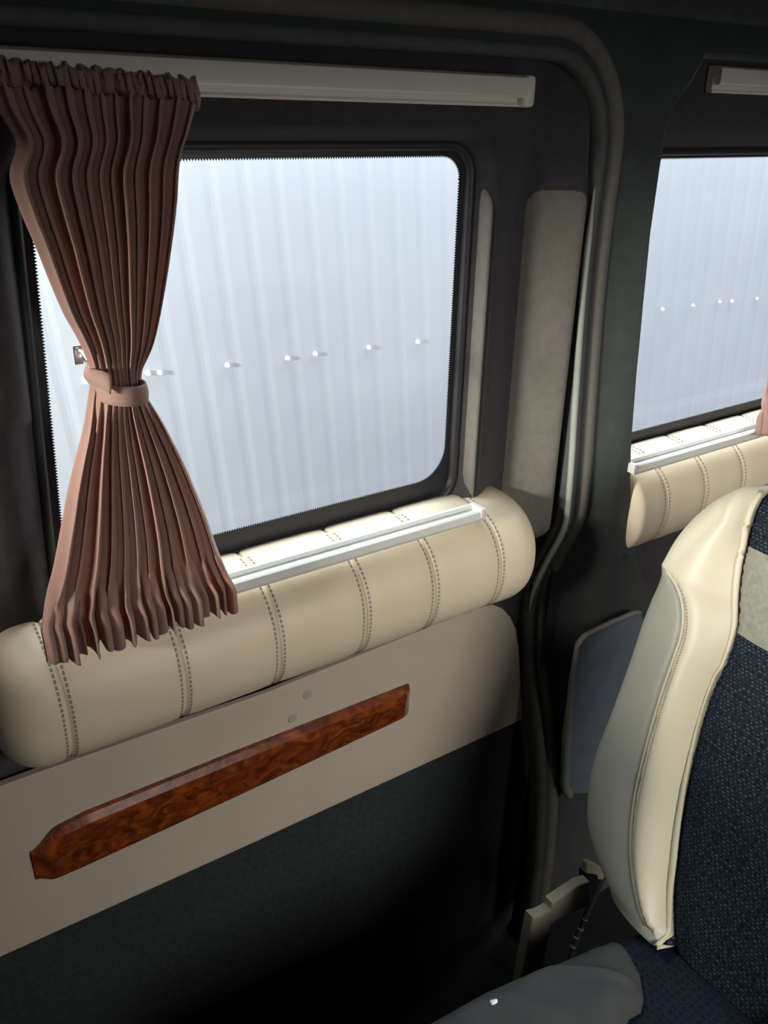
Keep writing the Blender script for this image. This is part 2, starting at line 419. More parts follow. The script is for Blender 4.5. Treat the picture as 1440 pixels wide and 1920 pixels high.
# ceiling with rounded cove, floor, unseen far walls, openings sized and closed to steer daylight
V = []; Fc = []
sec = [(-0.045, 1.495), (-0.06, 1.53), (-0.10, 1.565), (-0.17, 1.59), (-0.4, 1.61), (-0.95, 1.62), (-1.5, 1.61), (-1.8, 1.58), (-1.92, 1.50)]
for i, (y, z) in enumerate(sec):
    for j in range(2): V.append((-1.52 if j == 0 else 2.52, y, z))
for i in range(len(sec)-1): Fc.append((2*i, 2*i+1, 2*i+3, 2*i+2))
struct(mesh('ceiling', V, Fc, M['headliner']))
struct(box('floor', -1.55, 2.55, -1.95, 0.05, -0.66, -0.60, M['floor']))
o = struct(plate('wall_right_unseen', [(-1.55, -0.62), (2.55, -0.62), (2.55, 1.6), (-1.55, 1.6)], [rrect(0.52, 1.9, 0.72, 1.42, 0.05)], lambda x, z: -1.93, 0.3, M['felt']))
def xwall(name, X, hole):
    o = plate(name, [(-1.96, -0.62), (0.02, -0.62), (0.02, 1.64), (-1.96, 1.64)], [hole] if hole else [], lambda x, z: 0.0, 0.3, M['felt'])
    for v in o.data.vertices: v.co = Vector((X, v.co.x, v.co.z))
    return struct(o)
xwall('wall_rear', -1.53, rrect(-1.3, -0.12, 1.19, 1.35, 0.03))
xwall('wall_front', 2.53, None)

# ------------------------------------------------------------------ windows
def make_window(name, loop, holeloop, glassY, zig=0.0042):
    # glass pane
    bm = bmesh.new()
    lp = [(x, z) for x, z in holeloop]
    A = [bm.verts.new((x*1.0, glassY, z)) for x, z in lp]; B = [bm.verts.new((x, glassY+0.004, z)) for x, z in lp]
    bm.faces.new(A); bm.faces.new(B[::-1])
    for i in range(len(A)):
        j = (i+1) % len(A); bm.faces.new((A[i], B[i], B[j], A[j]))
    g = bmobj('window_'+name, bm, M['glass'], smooth_=False); struct(g)
    # printed dark border with dotted (toothed) edge
    r = resample(loop, zig/2); n = len(r)//2*2; r = r[:n]
    cx = sum(p[0] for p in r)/n; V = []; Fc = []
    for i, (x, z) in enumerate(r):
        a = Vector(r[i-1]); b = Vector(r[(i+1) % n]); t = (b-a).normalized(); nr = Vector((t.y, -t.x))
        if nr.dot(Vector((x-cx, z-(loop[0][1]+loop[len(loop)//2][1])/2))) < 0: nr = -nr
        q = 0.0035 if i % 2 else 0.0
        V.append((x+nr.x*q, glassY-0.0008, z+nr.y*q)); V.append((x+nr.x*0.06, glassY-0.0008, z+nr.y*0.06))
        V.append((x+nr.x*q, glassY-0.0002, z+nr.y*q))
    for i in range(n):
        j = (i+1) % n; Fc.append((3*i, 3*i+1, 3*j+1, 3*j)); Fc.append((3*i, 3*j, 3*j+2, 3*i+2))
    fr = mesh('glass_border', V, Fc, M['frit'], g, False)
    # rubber gasket round the opening
    hp = [(x, glassY-0.004, z) for x, z in resample(holeloop, 0.02)]
    sweep('rubber_gasket', hp, [(-0.012, 0.004), (-0.011, -0.004), (-0.006, -0.009), (0.001, -0.008), (0.006, -0.002), (0.006, 0.004)], M['rubber'], g)
    return g
w1 = make_window('1', win_loop, WINH, 0.006)
w2 = make_window('2', win2_loop, WIN2H, 0.006)

# ------------------------------------------------------------------ door opening seals
def pathY(loop2d, dy=0): return [(x, sealy(z)+dy, z) for x, z in loop2d]
path_open = resample([(XS, -0.6)]+O1[2:], 0.02, closed=False)
n_in = 1
sl = sweep('door_seal', pathY(path_open), [(0.004, 0.03), (-0.008, 0.022), (-0.012, 0.008), (-0.012, -0.008), (-0.008, -0.018), (0.0, -0.021), (0.008, -0.017), (0.012, -0.006), (0.012, 0.01)], M['seal'], closed=False)
tag(sl, 'grey rubber seal strip lining the edge of the van door opening', 'seal')
V = []
litz = [0.36+(1.235-0.36)*k/60 for k in range(61)]  # added strip over the lit height, rear light put into its paler colour
a = tube('seal_lit_strip', [(XS-0.0095, sealy(z)-0.016, z) for z in litz], lambda t: 0.0065*min(1, 0.25+8*min(t, 1-t)), M['lip'], sl, n=10)  # 'lip' colour is the rear light on the seal, no separate lip
a['label'] = 'rear-lit face of the seal upright, painted as a paler strip'
wl = sweep('padded_welt', pathY(path_open), [(0.018, 0.0), (0.020, -0.012), (0.026, -0.019), (0.036, -0.022), (0.046, -0.019), (0.053, -0.010), (0.055, 0.004)], M['welt'], closed=False)
tag(wl, 'padded dark grey welt running around the door opening outside the seal', 'trim')

# ------------------------------------------------------------------ padded bolsters
YC, ZC, RA, RB = -0.020, 0.583, 0.128, 0.113
def bol_r(x, x0, x1, seams, endr=0.075):
    s = 1.0
    d = min(x-x0, x1-x)
    if d < endr:
        t = 1-d/endr; s = math.sqrt(max(0, 1-t**2.6))
        s = 0.30+0.70*s
    for q in seams:
        s -= 0.030*exp(-((x-q)/0.0035)**2)
        s += 0.0
        s -= 0.012*exp(-((x-q)/0.018)**2)
    return s
def bolster(x0, x1, seams, label, bump_notch=False, endr=0.075):
    xs = []
    x = x0
    while x < x1:
        xs.append(x); near = min([abs(x-q) for q in seams]+[9]); e_ = min(x-x0, x1-x)
        x += 0.0016 if (near < 0.012 or e_ < 0.012) else (0.004 if (near < 0.03 or e_ < 0.05) else 0.012)
    xs.append(x1)
    n = 72; V = []; Fc = []
    def pt(x, a, extra=0):
        s = bol_r(x, x0, x1, seams, endr)
        k = 1.0
        if bump_notch: k -= 0.06*exp(-((a-pi*1.22)/0.10)**2)*exp(-((x-x0)/0.03)**2)*4
        cz, sz = cos(a), sin(a)
        # slightly squarish section
        p = 2.25
        q = (abs(cz)**p+abs(sz)**p)**(-1/p)
        y = YC+cz*q*(RA*s*k+extra); z = ZC+sz*q*(RB*s*k+extra)
        # back is flat against the wall
        if y > 0.0: y = 0.0
        return Vector((x, y, z))
    for x in xs:
        for k in range(n): V.append(pt(x, 2*pi*k/n))
    for i in range(len(xs)-1):
        for k in range(n):
            Fc.append((i*n+k, i*n+(k+1) % n, (i+1)*n+(k+1) % n, (i+1)*n+k))
    Fc.append(tuple(range(n))); Fc.append(tuple((len(xs)-1)*n+k for k in range(n-1, -1, -1)))
    root = thing('padded_bolster', ((x0+x1)/2, 0, ZC-RB), label, 'bolster', 'padded bolsters under the windows')
    b = mesh('padding', V, Fc, M['leather']); adopt(b, root)
    for q in seams:
        V = []; Fc = []
        for off in (-0.0068, 0.0068):
            L = 0.0; a = pi*0.52
            while a < pi*1.62:
                a2 = a+0.048
                for (xx0, xx1) in ((q+off-0.0017, q+off+0.0017),):
                    b0 = len(V)
                    for (xx, aa, ex) in ((xx0, a, .0002), (xx1, a, .0002), (xx1, a2, .0002), (xx0, a2, .0002), ((xx0+xx1)/2, a+.01, .0013), ((xx0+xx1)/2, a2-.01, .0013)):
                        V.append(pt(xx, aa, ex))
                    Fc += [(b0, b0+1, b0+4), (b0+1, b0+2, b0+5, b0+4), (b0+2, b0+3, b0+5), (b0+3, b0, b0+4, b0+5)]
                a = a2+0.022
        s = mesh('stitching', V, Fc, M['thread']); adopt(s, root)
        # the dark line of the seam itself, pressed into the groove
        V = []; Fc = []; kk = 60
        for i in range(kk+1):
            a = pi*0.5+(pi*1.14)*i/kk
            V.append(pt(q-0.0009, a, .0003)); V.append(pt(q+0.0009, a, .0003))
        for i in range(kk): Fc.append((2*i, 2*i+1, 2*i+3, 2*i+2))
    return root, pt
bol1, bp1 = bolster(0.088, 1.080, [0.178, 0.346, 0.502, 0.663, 0.805, 0.955], 'long cream leather bolster with stitched seams under the curtained window')
YC = -0.004
bol2, bp2 = bolster(1.337, 2.43, [1.435, 1.565, 1.70, 1.84, 1.98, 2.12, 2.26], 'cream leather bolster behind the pillar, partly hidden by the seat', endr=0.03)

# ------------------------------------------------------------------ curtain rails
def top_rail(x0, x1, z0, slope, label):
    root = thing('curtain_rail', (x0, -0.04, z0), label, 'curtain rail', 'curtain rails above the windows')
    # C-shaped channel section in y,z with a slot on the lower face
    sec = [(-0.038, 0.004), (-0.058, 0.004), (-0.066, 0.000), (-0.068, -0.006), (-0.068, -0.024), (-0.065, -0.027), (-0.061, -0.027), (-0.060, -0.024), (-0.060, -0.015), (-0.056, -0.013), (-0.052, -0.015), (-0.051, -0.034), (-0.0535, -0.037), (-0.052, -0.040), (-0.042, -0.040), (-0.038, -0.036)]
    N = 60; V = []; Fc = []; m = len(sec)
    for i in range(N+1):
        x = x0+(x1-x0)*i/N; s = 1.0
        zz = z0+slope*(x-x0)
        for (y, z) in sec: V.append((x, -0.038+(y+0.038)*s, zz-0.018+(z+0.018)*s))
    for i in range(N):
        for k in range(m):
            Fc.append((i*m+k, i*m+(k+1) % m, (i+1)*m+(k+1) % m, (i+1)*m+k))
    Fc.append(tuple(range(m))); Fc.append(tuple(N*m+k for k in range(m-1, -1, -1)))
    r = mesh('channel', V, Fc, M['rail']); autosmooth(r, 30); adopt(r, root)
    e_ = box('end_cap', x1-0.012, x1+0.010, -0.0685, -0.0385, z0+slope*(x1-x0)-0.0405, z0+slope*(x1-x0)+0.0045, M['rail'], bevel=0.009, segs=5); adopt(e_, root)
    return root
top_rail(-0.35, 1.005, 1.404, -0.004, 'cream plastic curtain rail above the left window, carrying the gathered curtain')
top_rail(1.46, 2.4, 1.430, 0.0, 'short visible piece of cream rail at top right, above the other window')
def low_rail(x0, x1, xv, label):
    root = thing('lower_curtain_rail', (x0, -0.10, 0.70), label, 'curtain rail', 'curtain rails lying along the bolsters')
    # L section lying on the upper front of the bolster
    sec = [(-0.118, -0.016), (-0.121, -0.010), (-0.119, 0.002), (-0.116, 0.004), (-0.110, 0.004), (-0.109, 0.001), (-0.109, -0.004), (-0.094, -0.001), (-0.0935, 0.007), (-0.089, 0.008), (-0.087, 0.004), (-0.086, -0.006)]
    N = 40; V = []; Fc = []; m = len(sec)
    for i in range(N+1):
        x = x0+(x1-x0)*i/N
        for (y, z) in sec: V.append((x, y, ZR+z))
    for i in range(N):
        for k in range(m): Fc.append((i*m+k, i*m+(k+1) % m, (i+1)*m+(k+1) % m, (i+1)*m+k))
    Fc.append(tuple(range(m))); Fc.append(tuple(N*m+k for k in range(m-1, -1, -1)))
    r = mesh('channel', V, Fc, M['railwhite']); autosmooth(r, 30); adopt(r, root)
    e_ = box('end_cap', xv-0.006, xv+0.006, -0.121, -0.086, ZR-0.012, ZR+0.008, M['railwhite'], bevel=0.002); adopt(e_, root)
    return root
ZR = 0.706
low_rail(0.195, 0.925, 0.925, 'white channel rail on top of the bolster below the curtained window')
low_rail(1.325, 2.3, 1.325, 'white channel rail on the bolster behind the pillar')

# ------------------------------------------------------------------ curtain
TOPZ, BOTZ = 1.378, 0.690
Lx = [(105, 0), (150, 0), (250, 3), (330, 20), (400, 42), (470, 72), (530, 96), (590, 122), (640, 150), (690, 172), (715, 177), (740, 176), (790, 163), (850, 150), (920, 137), (1000, 124), (1080, 108), (1130, 92), (1185, 76)]
Rx = [(150, 372), (190, 366), (240, 353), (300, 336), (380, 330), (450, 322), (560, 305), (640, 288), (690, 272), (715, 272), (738, 275), (800, 308), (860, 340), (920, 366), (970, 385), (1020, 401), (1060, 415), (1095, 432)]
def cy(z): return -0.090-0.060*smooth(0.95, 0.70, z)
EL = []; ER = []
for v, u in Lx: p = onY(u, v, cy(1.38-(v-105)*0.00064)); EL.append((p.z, p.x))
for v, u in Rx: p = onY(u, v, cy(1.38-(v-105)*0.00064)); ER.append((p.z, p.x))
EL = sorted(EL); ER = sorted(ER)
# top-left of the curtain is outside the frame
EL = [e for e in EL if e[0] < 1.29]+[(1.31, 0.236), (1.345, 0.222), (1.39, 0.212)]
rnd = [random.uniform(-1, 1) for _ in range(80)]
NF = 12
def fold(a, z):
    """depth and sideways shift of the folds"""
    k = a*NF
    ph = 2*pi*k+1.0*sin(5.1*a+3)+0.8*sin(11.3*a)+0.12*sin(9*z+7*a)
    i = int(k) % 40
    amp = 1.0+0.35*rnd[i]
    y = sin(ph)+0.25*sin(2*ph+rnd[i+20])
    return y*amp, 0.35*sin(2*ph)*amp
def curtain_sheet():
    nx, nz = 15*16, 110; V = []; Fc = []; U = []
    for j in range(nz+1):
        tz = j/nz
        for i in range(nx+1):
            a = i/nx
            y_, sx = fold(a, 1.0)
            # jagged pinch-pleat tops and gathered frill bottoms
            top = TOPZ-0.004-0.008*(0.5+0.5*y_)-0.009*(0.5+0.5*rnd[int(a*NF+0.5) % 40+30])-0.010*a
            bot = BOTZ+0.004*sin(31*a)+0.004*y_+0.010*(1-a)*a*4*0+0.0
            z = top+(bot-top)*tz
            xl, xr = sinterp(EL, z), sinterp(ER, z)
            w = xr-xl
            amp = 0.0125*min(1.0, (w/0.17))**0.8
            # gathers: top heading and bottom hem
            g = smooth(0.79, 0.735, z)
            y2, s2 = fold(a*1.0+0.013, z)
            fr = sin(2*pi*a*NF*1.55+2*sin(9*a))
            yy = y_*amp*(1-0.55*g)+fr*0.014*g
            pinch = exp(-((z-0.748)/0.012)**2)
            yy *= 1-0.45*pinch
            pt_ = exp(-((z-1.352)/0.010)**2); yy *= 1-0.25*pt_
            x = xl+w*a+sx*w/NF*0.75*(1-0.5*g)
            tie = exp(-((z-1.020)/0.03)**2)
            yy = yy*(1-0.2*tie)+0.018*(4*(a-0.5)**2)*tie*1.0-0.012*(1-4*(a-.5)**2)*(0.3+tie)
            V.append((x, cy(z)+yy, z)); 
    for j in range(nz):
        for i in range(nx):
            p = j*(nx+1)+i; Fc.append((p, p+1, p+nx+2, p+nx+1))
    return V, Fc
curt = thing('curtain', (0.33, -0.08, 0.69), 'dusty pink pleated curtain tied at its waist over the left window', 'curtain', 'tied back window curtains')
V, Fc = curtain_sheet()
c = mesh('curtain_cloth', V, Fc, M['curtain'])
sm = c.modifiers.new('thick', 'SOLIDIFY'); sm.thickness = 0.0014
adopt(c, curt)
# gathered heading tape behind the pleats
V = []; Fc = []; n = 200; rows = 6
for j in range(rows+1):
    for i in range(n+1):
        a = i/n; x = 0.212+0.245*a
        w = 0.7*sin(2*pi*a*17+3.5*sin(9*a))+0.5*sin(2*pi*a*29+2)
        z = 1.345+j/rows*(0.048-0.014*a+0.004*w)
        V.append((x+0.002*sin(2*pi*a*31+j), -0.077+0.006*w*(0.4+0.8*abs(j/rows-0.55))-0.004*sin(pi*j/rows), z))
for j in range(rows):
    for i in range(n): p = j*(n+1)+i; Fc.append((p, p+1, p+n+2, p+n+1))
h = mesh('heading_tape', V, Fc, M['curtain']); sm = h.modifiers.new('thick', 'SOLIDIFY'); sm.thickness = 0.002; adopt(h, curt)
# tieback band
def band():
    V = []; Fc = []; n = 64
    pa_, pb_ = onY(176, 715, cy(1.02)), onY(279, 715, cy(1.02)); cx_ = (pa_.x+pb_.x)/2; rx = (pb_.x-pa_.x)/2-0.005; cx_ -= 0.003; m = 6
    for i in range(n):
        a = 2*pi*i/n
        for j in range(m+1):
            q = j/m
            bul = 0.0022*sin(pi*q)
            z = 1.008+0.026*q+0.008*cos(a)*-1*0.5
            y = cy(1.02)-0.008+(0.030+bul)*sin(a)
            x = cx_+(rx+bul)*cos(a)
            V.append((x, y, z))
    for i in range(n):
        for j in range(m):
            p = i*(m+1)+j; q = ((i+1) % n)*(m+1)+j; Fc.append((p, p+1, q+1, q))
    return V, Fc
V, Fc = band()
tb = mesh('tieback', V, Fc, M['curtain']); sm = tb.modifiers.new('thick', 'SOLIDIFY'); sm.thickness = 0.0028; adopt(tb, curt)
# tail of the tieback up to the hook
V = []; Fc = []; n = 20
hk = onY(157, 672, -0.02)
_q = onY(208, 722, cy(1.02)-0.040); _q2 = onY(176, 700, cy(1.02)-0.034); A0 = Vector(_q); A1 = Vector(_q2); A2 = Vector((_q2.x-0.004, -0.075, 1.036)); A3 = Vector((hk.x+0.002, -0.018, hk.z-0.008))
for i in range(n+1):
    t_ = i/n
    p = A0*(1-t_)**3+A1*3*t_*(1-t_)**2+A2*3*t_*t_*(1-t_)+A3*t_**3
    hw = 0.012*(1-0.55*t_)
    V.append(p+Vector((0.002, 0, hw))); V.append(p+Vector((0, -0.0018, 0))); V.append(p+Vector((-0.002, 0, -hw)))
for i in range(n):
    for k in range(2): p = 3*i+k; Fc.append((p, p+1, p+4, p+3))
tt = mesh('tieback_tail', V, Fc, M['curtain'], tb); sm = tt.modifiers.new('thick', 'SOLIDIFY'); sm.thickness = 0.003
curt2 = copy_tree(curt, (1.532, 0, 0.022)); curt2['label'] = 'edge of a pink curtain seen at the right border, above the seat'
# little hook for the tieback, fixed on the glass border
hook = thing('tieback_hook', (hk.x, -0.0, hk.z), 'small bright metal hook holding the tieback, left of the curtain waist', 'hook')
a = box('hook_plate', hk.x-0.007, hk.x+0.005, 0.000, 0.0055, hk.z-0.013, hk.z+0.013, M['chrome'], bevel=0.0015); adopt(a, hook)
a = tube('hook_arm', [(hk.x, 0.0, hk.z+0.007), (hk.x-0.003, -0.02, hk.z+0.010), (hk.x-0.002, -0.026, hk.z+0.002), (hk.x+0.004, -0.024, hk.z-0.007), (hk.x+0.010, -0.016, hk.z-0.008)], 0.0022, M['chrome'], n=8); adopt(a, hook)

# ------------------------------------------------------------------ door panel
PY = -0.002
def mk_panel(name, pts, thick, matl, y0, parent=None, bev=0.003):
    bm = bmesh.new()
    A = [bm.verts.new((x, y0, z)) for x, z in pts]
    f = bm.faces.new(A)
    r = bmesh.ops.extrude_face_region(bm, geom=[f])
    vs = [v for v in r['geom'] if isinstance(v, bmesh.types.BMVert)]
    for v in vs: v.co.y -= thick
    if bev:
        ed = [e for e in bm.edges if all(v in vs for v in e.verts)]
        bmesh.ops.bevel(bm, geom=ed, offset=bev, segments=3, profile=0.5, affect='EDGES')
    o = bmobj(name, bm, matl, parent); autosmooth(o, 30)
    return o
def px(u, v, Y=-0.014): p = onY(u, v, Y); return (p.x, p.z)
tr = [px(0, 1794), px(488, 1574), px(979, 1350), px(977, 1300), px(974, 1220), px(968, 1180), px(958, 1158), px(944, 1142), px(925, 1135), px(905, 1138), px(880, 1146)]
zt = px(80, 1447)[1]
top_l = [px(500, 1300), px(80, 1445)]
tr += top_l
zb = tr[0][1]
tr += [(-0.55, top_l[-1][1]+0.003), (-0.55, zb+0.002)]
panel = thing('door_trim_panel', (0.3, PY, zb), 'beige vinyl door trim panel under the left bolster with a wood strip', 'trim panel')
a = mk_panel('vinyl_board', tr[::-1], 0.012, M['vinyl'], PY); adopt(a, panel)
# lower carpeted board
cr = [(x, z-0.001) for x, z in (tr[0], tr[1], tr[2])]
cr = [(-0.55, zb+0.001)]+cr+[px(985, 1420, -0.008), px(990, 1600, -0.008), (1.172, -0.6), (-0.55, -0.6)]
a = mk_panel('carpet_board', cr, 0.008, M['carpet'], PY); a['label'] = 'dark grey carpeted lower board'; adopt(a, panel)
# moulded wood strip: bevelled bar with one pointed, stepped end
wy = -0.014
wt = [px(768, 1284, -.02), px(440, 1412, -.02), px(160, 1525, -.02), px(95, 1558, -.02), px(62, 1590, -.02)]
wb = [px(768, 1341, -.02), px(440, 1496, -.02), px(160, 1625, -.02), px(97, 1652, -.02), px(76, 1655, -.02)]
V = []; Fc = []; N = 60
def lerp_l(tab, x):
    tab = sorted(tab); return interp(tab, x)
xa = 0.110; xb = max(p[0] for p in wt)
hprof = [(0, 0.0), (0.0, 0.010), (0.10, 0.019), (0.24, 0.0205), (0.33, 0.019), (0.38, 0.017), (0.85, 0.013), (0.96, 0.009), (1.0, 0.0)]
for i in range(N+1):
    x = xa+(xb-xa)*i/N
    x = xa+(xb-xa)*(i/N)**1.3
    zt_, zb_ = lerp_l(wt, x), lerp_l(wb, x)
    d = x-xa; s = min(1, 0.35+0.65*smooth(0.0, 0.035, d)); 
    if xb-x < 0.006: s *= max(0.0, (xb-x)/0.006)**0.5*0.6+0.4
    nar = 1-0.28*(1-smooth(0.0, 0.05, d))
    mid = (zt_*0.55+zb_*0.45); zt2 = mid+(zt_-mid)*nar; zb2 = mid+(zb_-mid)*(1-0.10*(1-smooth(0, .03, d)))
    for (q, hgt) in hprof: V.append((x, wy-hgt*s, zt2+(zb2-zt2)*q))
m_ = len(hprof)
for i in range(N):
    for k in range(m_-1): Fc.append((i*m_+k, i*m_+k+1, (i+1)*m_+k+1, (i+1)*m_+k))
Fc.append(tuple(range(m_))); Fc.append(tuple(N*m_+k for k in range(m_-1, -1, -1)))
ws = mesh('wood_strip', V, Fc, M['wood']); autosmooth(ws, 25); ws['label'] = 'glossy reddish brown burl wood strip'; adopt(ws, panel)
# two faint round plugs above the strip
for (u, v) in ((576, 1302), (549, 1347)):
    p = onY(u, v, -0.0145)
    bm = bmesh.new(); bmesh.ops.create_cone(bm, cap_ends=True, segments=24, radius1=0.0105, radius2=0.008, depth=0.002, matrix=Matrix.Translation((p.x, -0.0145, p.z)) @ Matrix.Rotation(pi/2, 4, 'X'))
    a = bmobj('cover_plug', bm, M['plug'] if 'plug' in M else M['vinyl']); autosmooth(a, 30); adopt(a, panel)

# ------------------------------------------------------------------ side pocket trim beyond the pillar, lower pillar moulding
PYT = -0.06
pk = [(1085, 1208), (1098, 1192), (1150, 1166), (1190, 1149), (1201, 1149), (1209, 1160), (1222, 1300), (1215, 1490), (1085, 1490), (1068, 1492), (1060, 1475), (1062, 1400), (1072, 1280)]
pts = []
for u, v in pk: q = onY(u, v, -0.135); pts.append((q.x, q.z))
pocket = thing('side_pocket', (1.35, -0.10, pts[8][1]), 'blue grey side pocket with pale raised rim between pillar and seat', 'pocket')
a = mk_panel('pocket_plate', pts, 0.006, M['bluegrey'], -0.125); adopt(a, pocket)
rim = [(q[0], -0.134, q[1]) for q in pts]
rimr = [(x, -0.134, z) for x, z in resample([pts[k] for k in (4, 3, 2, 1, 0, 12, 11, 10, 9)], 0.01, closed=False)]
a = tube('pocket_rim', rimr, lambda t: 0.0055+0.0055*smooth(0.45, 0.7, t), M['trimedge'], n=10); adopt(a, pocket)

# ------------------------------------------------------------------ seat
P0 = Vector((0.955, -0.62, 0.12)); P1 = Vector((1.215, -0.50, 0.83))
TD = Vector((P1.x-P0.x, 0, P1.z-P0.z)).normalized()      # up along the backrest
SD = Vector((0, -1, 0))                                   # towards the aisle
ND = Vector((-TD.z, 0, TD.x))                             # out of the backrest, facing the cushion
def seatp(s, t, d): return P0 + SD*(s) + TD*t + ND*d
def st(u, v, d=0.0):
    q = onplane(u, v, P0+ND*d, ND); r = q-P0
    return (r.dot(TD), r.dot(SD))
outl = [(1440, 913), (1400, 918), (1350, 935), (1310, 965), (1275, 1010), (1251, 1068), (1226, 1118), (1208, 1163), (1186, 1231), (1149, 1331), (1118, 1412), (1105, 1485), (1106, 1539), (1122, 1594), (1149, 1648), (1181, 1707), (1213, 1748), (1240, 1768)]
pip = [(1251, 1068), (1272, 1100), (1283, 1141), (1281, 1186), (1267, 1231), (1245, 1295), (1226, 1358), (1208, 1426), (1192, 1503), (1185, 1585), (1192, 1662), (1211, 1730), (1235, 1765)]
inn = [(1442, 905), (1430, 940), (1415, 985), (1405, 1027), (1397, 1058), (1390, 1115), (1387, 1181), (1364, 1252), (1353, 1267), (1326, 1340), (1297, 1458), (1283, 1539), (1274, 1616), (1268, 1684), (1270, 1780)]
OT = sorted(st(u, v, -0.02) for u, v in outl); PT = sorted(st(u, v, 0.045) for u, v in pip); IT = sorted(st(u, v, 0.0) for u, v in inn)
def mono(tab):
    out = [tab[0]]
    for q in tab[1:]:
        if q[0] > out[-1][0]+0.004: out.append(q)
    return out
OT, PT, IT = mono(OT), mono(PT), mono(IT)

SC = 0.10                                                 # centre line of the backrest
T0 = 0.002
TJ = PT[-1][0]
def so(t): return sinterp(OT, t)
def sp_(t): return sinterp(PT, t)
def si(t): return sinterp(IT, t)
def fr(a, b, n): return [a+(b-a)*i/n for i in range(n+1)]
TT = OT[-1][0]
left_out = [(so(t), t) for t in fr(T0, TT, 70)]
top_arc = [(left_out[-1][0]+(SC-left_out[-1][0])*k/10, TT+0.022*(1-(1-k/10)**2)) for k in range(1, 11)]
half = left_out+top_arc
full_out = half+[(2*SC-a, b_) for a, b_ in half[::-1][1:]]
half_open = half
def seat_d(s, t):
    if s > SC: s = 2*SC-s
    a_, p_, i_ = so(min(t, TT)), sp_(t), si(t)
    if t > TJ:
        k = smooth(TJ, TJ+0.12, t); p_ = min(PT[-1][1]+0.0+(t-TJ)*0.5, i_-0.03)
    ridge = 0.05
    if s < p_:
        u = (s-a_)/max(0.01, p_-a_); u = max(0, min(1, u))
        d = 0.0+ridge*u**0.7+0.012*sin(pi*u)
    elif s < i_:
        u = (s-p_)/max(0.01, i_-p_)
        d = ridge+0.014*sin(pi*u)-0.042*u**1.7
    else:
        u = min(1, (s-i_)/0.05); d = 0.008+0.012*sin(pi/2*u)-0.004*exp(-((s-i_)/0.004)**2)
    if t <= TJ: d -= 0.006*exp(-((s-p_)/0.004)**2)
    e_ = min(dist((s, t), half_open, closed=False), 1)
    R = 0.045
    if e_ < R: d -= R*(1-math.sqrt(max(0, 1-(1-e_/R)**2)))*0.95
    d *= 1.0
    return d
def seat_region(name, poly, m, parent, step=0.008, uvs=True, off=0.0, label=None):
    pts = []; ed = []
    lp = resample(poly, step); pts.extend(lp); ed = [(i, (i+1) % len(lp)) for i in range(len(lp))]
    xs = [p[0] for p in lp]; zs = [p[1] for p in lp]
    nx = int((max(xs)-min(xs))/step); nz = int((max(zs)-min(zs))/step)
    for i in range(1, nx+1):
        for j in range(1, nz+1):
            p = (min(xs)+i*step, min(zs)+j*step)
            if inside(p, lp) and dist(p, lp) > step*0.45: pts.append(p)
    r = delaunay_2d_cdt([Vector(p) for p in pts], ed, [], 0, 1e-6)
    vs, fs = r[0], r[2]; F = []
    for f in fs:
        c = sum((vs[i] for i in f), Vector((0, 0)))/len(f)
        if inside(c, lp): F.append(tuple(f))
    V = [seatp(v[0], v[1], seat_d(v[0], v[1])+off) for v in vs]
    o = mesh(name, V, F, m, None, True, [(v[0], v[1]) for v in vs])
    if label: o['label'] = label
    adopt(o, parent); return o
seat = thing('passenger_seat', (0.95, -0.75, -0.6), 'cream leather and navy flecked seat with tall winged backrest at the right', 'seat')
mir = lambda L: [(2*SC-a, b_) for a, b_ in L]
side = [(so(t), t) for t in fr(T0, TJ+0.01, 60)]+[(sp_(t), t) for t in fr(TJ, T0, 60)]
cream = [(sp_(t), t) for t in fr(T0, TJ, 60)]+[(so(t), t) for t in fr(TJ+0.01, TT, 30)]+[(min(si(TT)+0.0, SC), TT+0.004)]+[(si(t), t) for t in fr(TT-0.004, T0, 70)]
seat_region('side_wing', side, M['sideleather'], seat, label='outer leather wing, shade put into its greyer colour')
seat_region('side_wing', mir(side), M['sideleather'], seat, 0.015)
seat_region('backrest_bolster', cream, M['seatleather'], seat)
seat_region('backrest_bolster', mir(cream), M['seatleather'], seat, 0.015)
TB0, TB1 = 0.514, 0.648
def ins(t0, t1, top=False):
    L = [(si(t), t) for t in fr(t0, t1, 30)]
    return L+[(2*SC-a, b_) for a, b_ in L[::-1]]
seat_region('fabric_insert', ins(T0, TB0), M['navy'], seat, label='navy fabric with pale flecks')
seat_region('tweed_band', ins(TB0, TB1), M['tweed'], seat, label='plain beige woven band')
seat_region('fabric_insert', ins(TB1, TT)[:31]+[(x_, z_) for x_, z_ in top_arc if x_ > si(TT)+0.004]+[(2*SC-x_, z_) for x_, z_ in top_arc[::-1][1:] if x_ > si(TT)+0.004]+mir(ins(TB1, TT)[:31])[::-1], M['navy'], seat, label='navy fabric with pale flecks')
# back shell
V = []; Fc = []; n = len(full_out); prof = [(0.0, 0.0), (0.006, -0.015), (0.008, -0.045), (0.0, -0.085), (-0.03, -0.11)]
for i, (s_, t_) in enumerate(full_out):
    a = Vector(full_out[max(i-1, 0)]); b_ = Vector(full_out[min(i+1, n-1)]); tg = (b_-a).normalized(); nr = Vector((-tg.y, tg.x))
    dd = seat_d(s_, t_)
    for (q, w) in prof: V.append(seatp(s_+nr.x*q, t_+nr.y*q, dd+w))
for i in range(n-1):
    for k in range(len(prof)-1):
        a = i*len(prof)+k; Fc.append((a, a+1, a+1+len(prof), a+len(prof)))
Fc.append(tuple(i*len(prof)+len(prof)-1 for i in range(n)))
a = mesh('back_shell', V, Fc, M['sideleather']); adopt(a, seat)
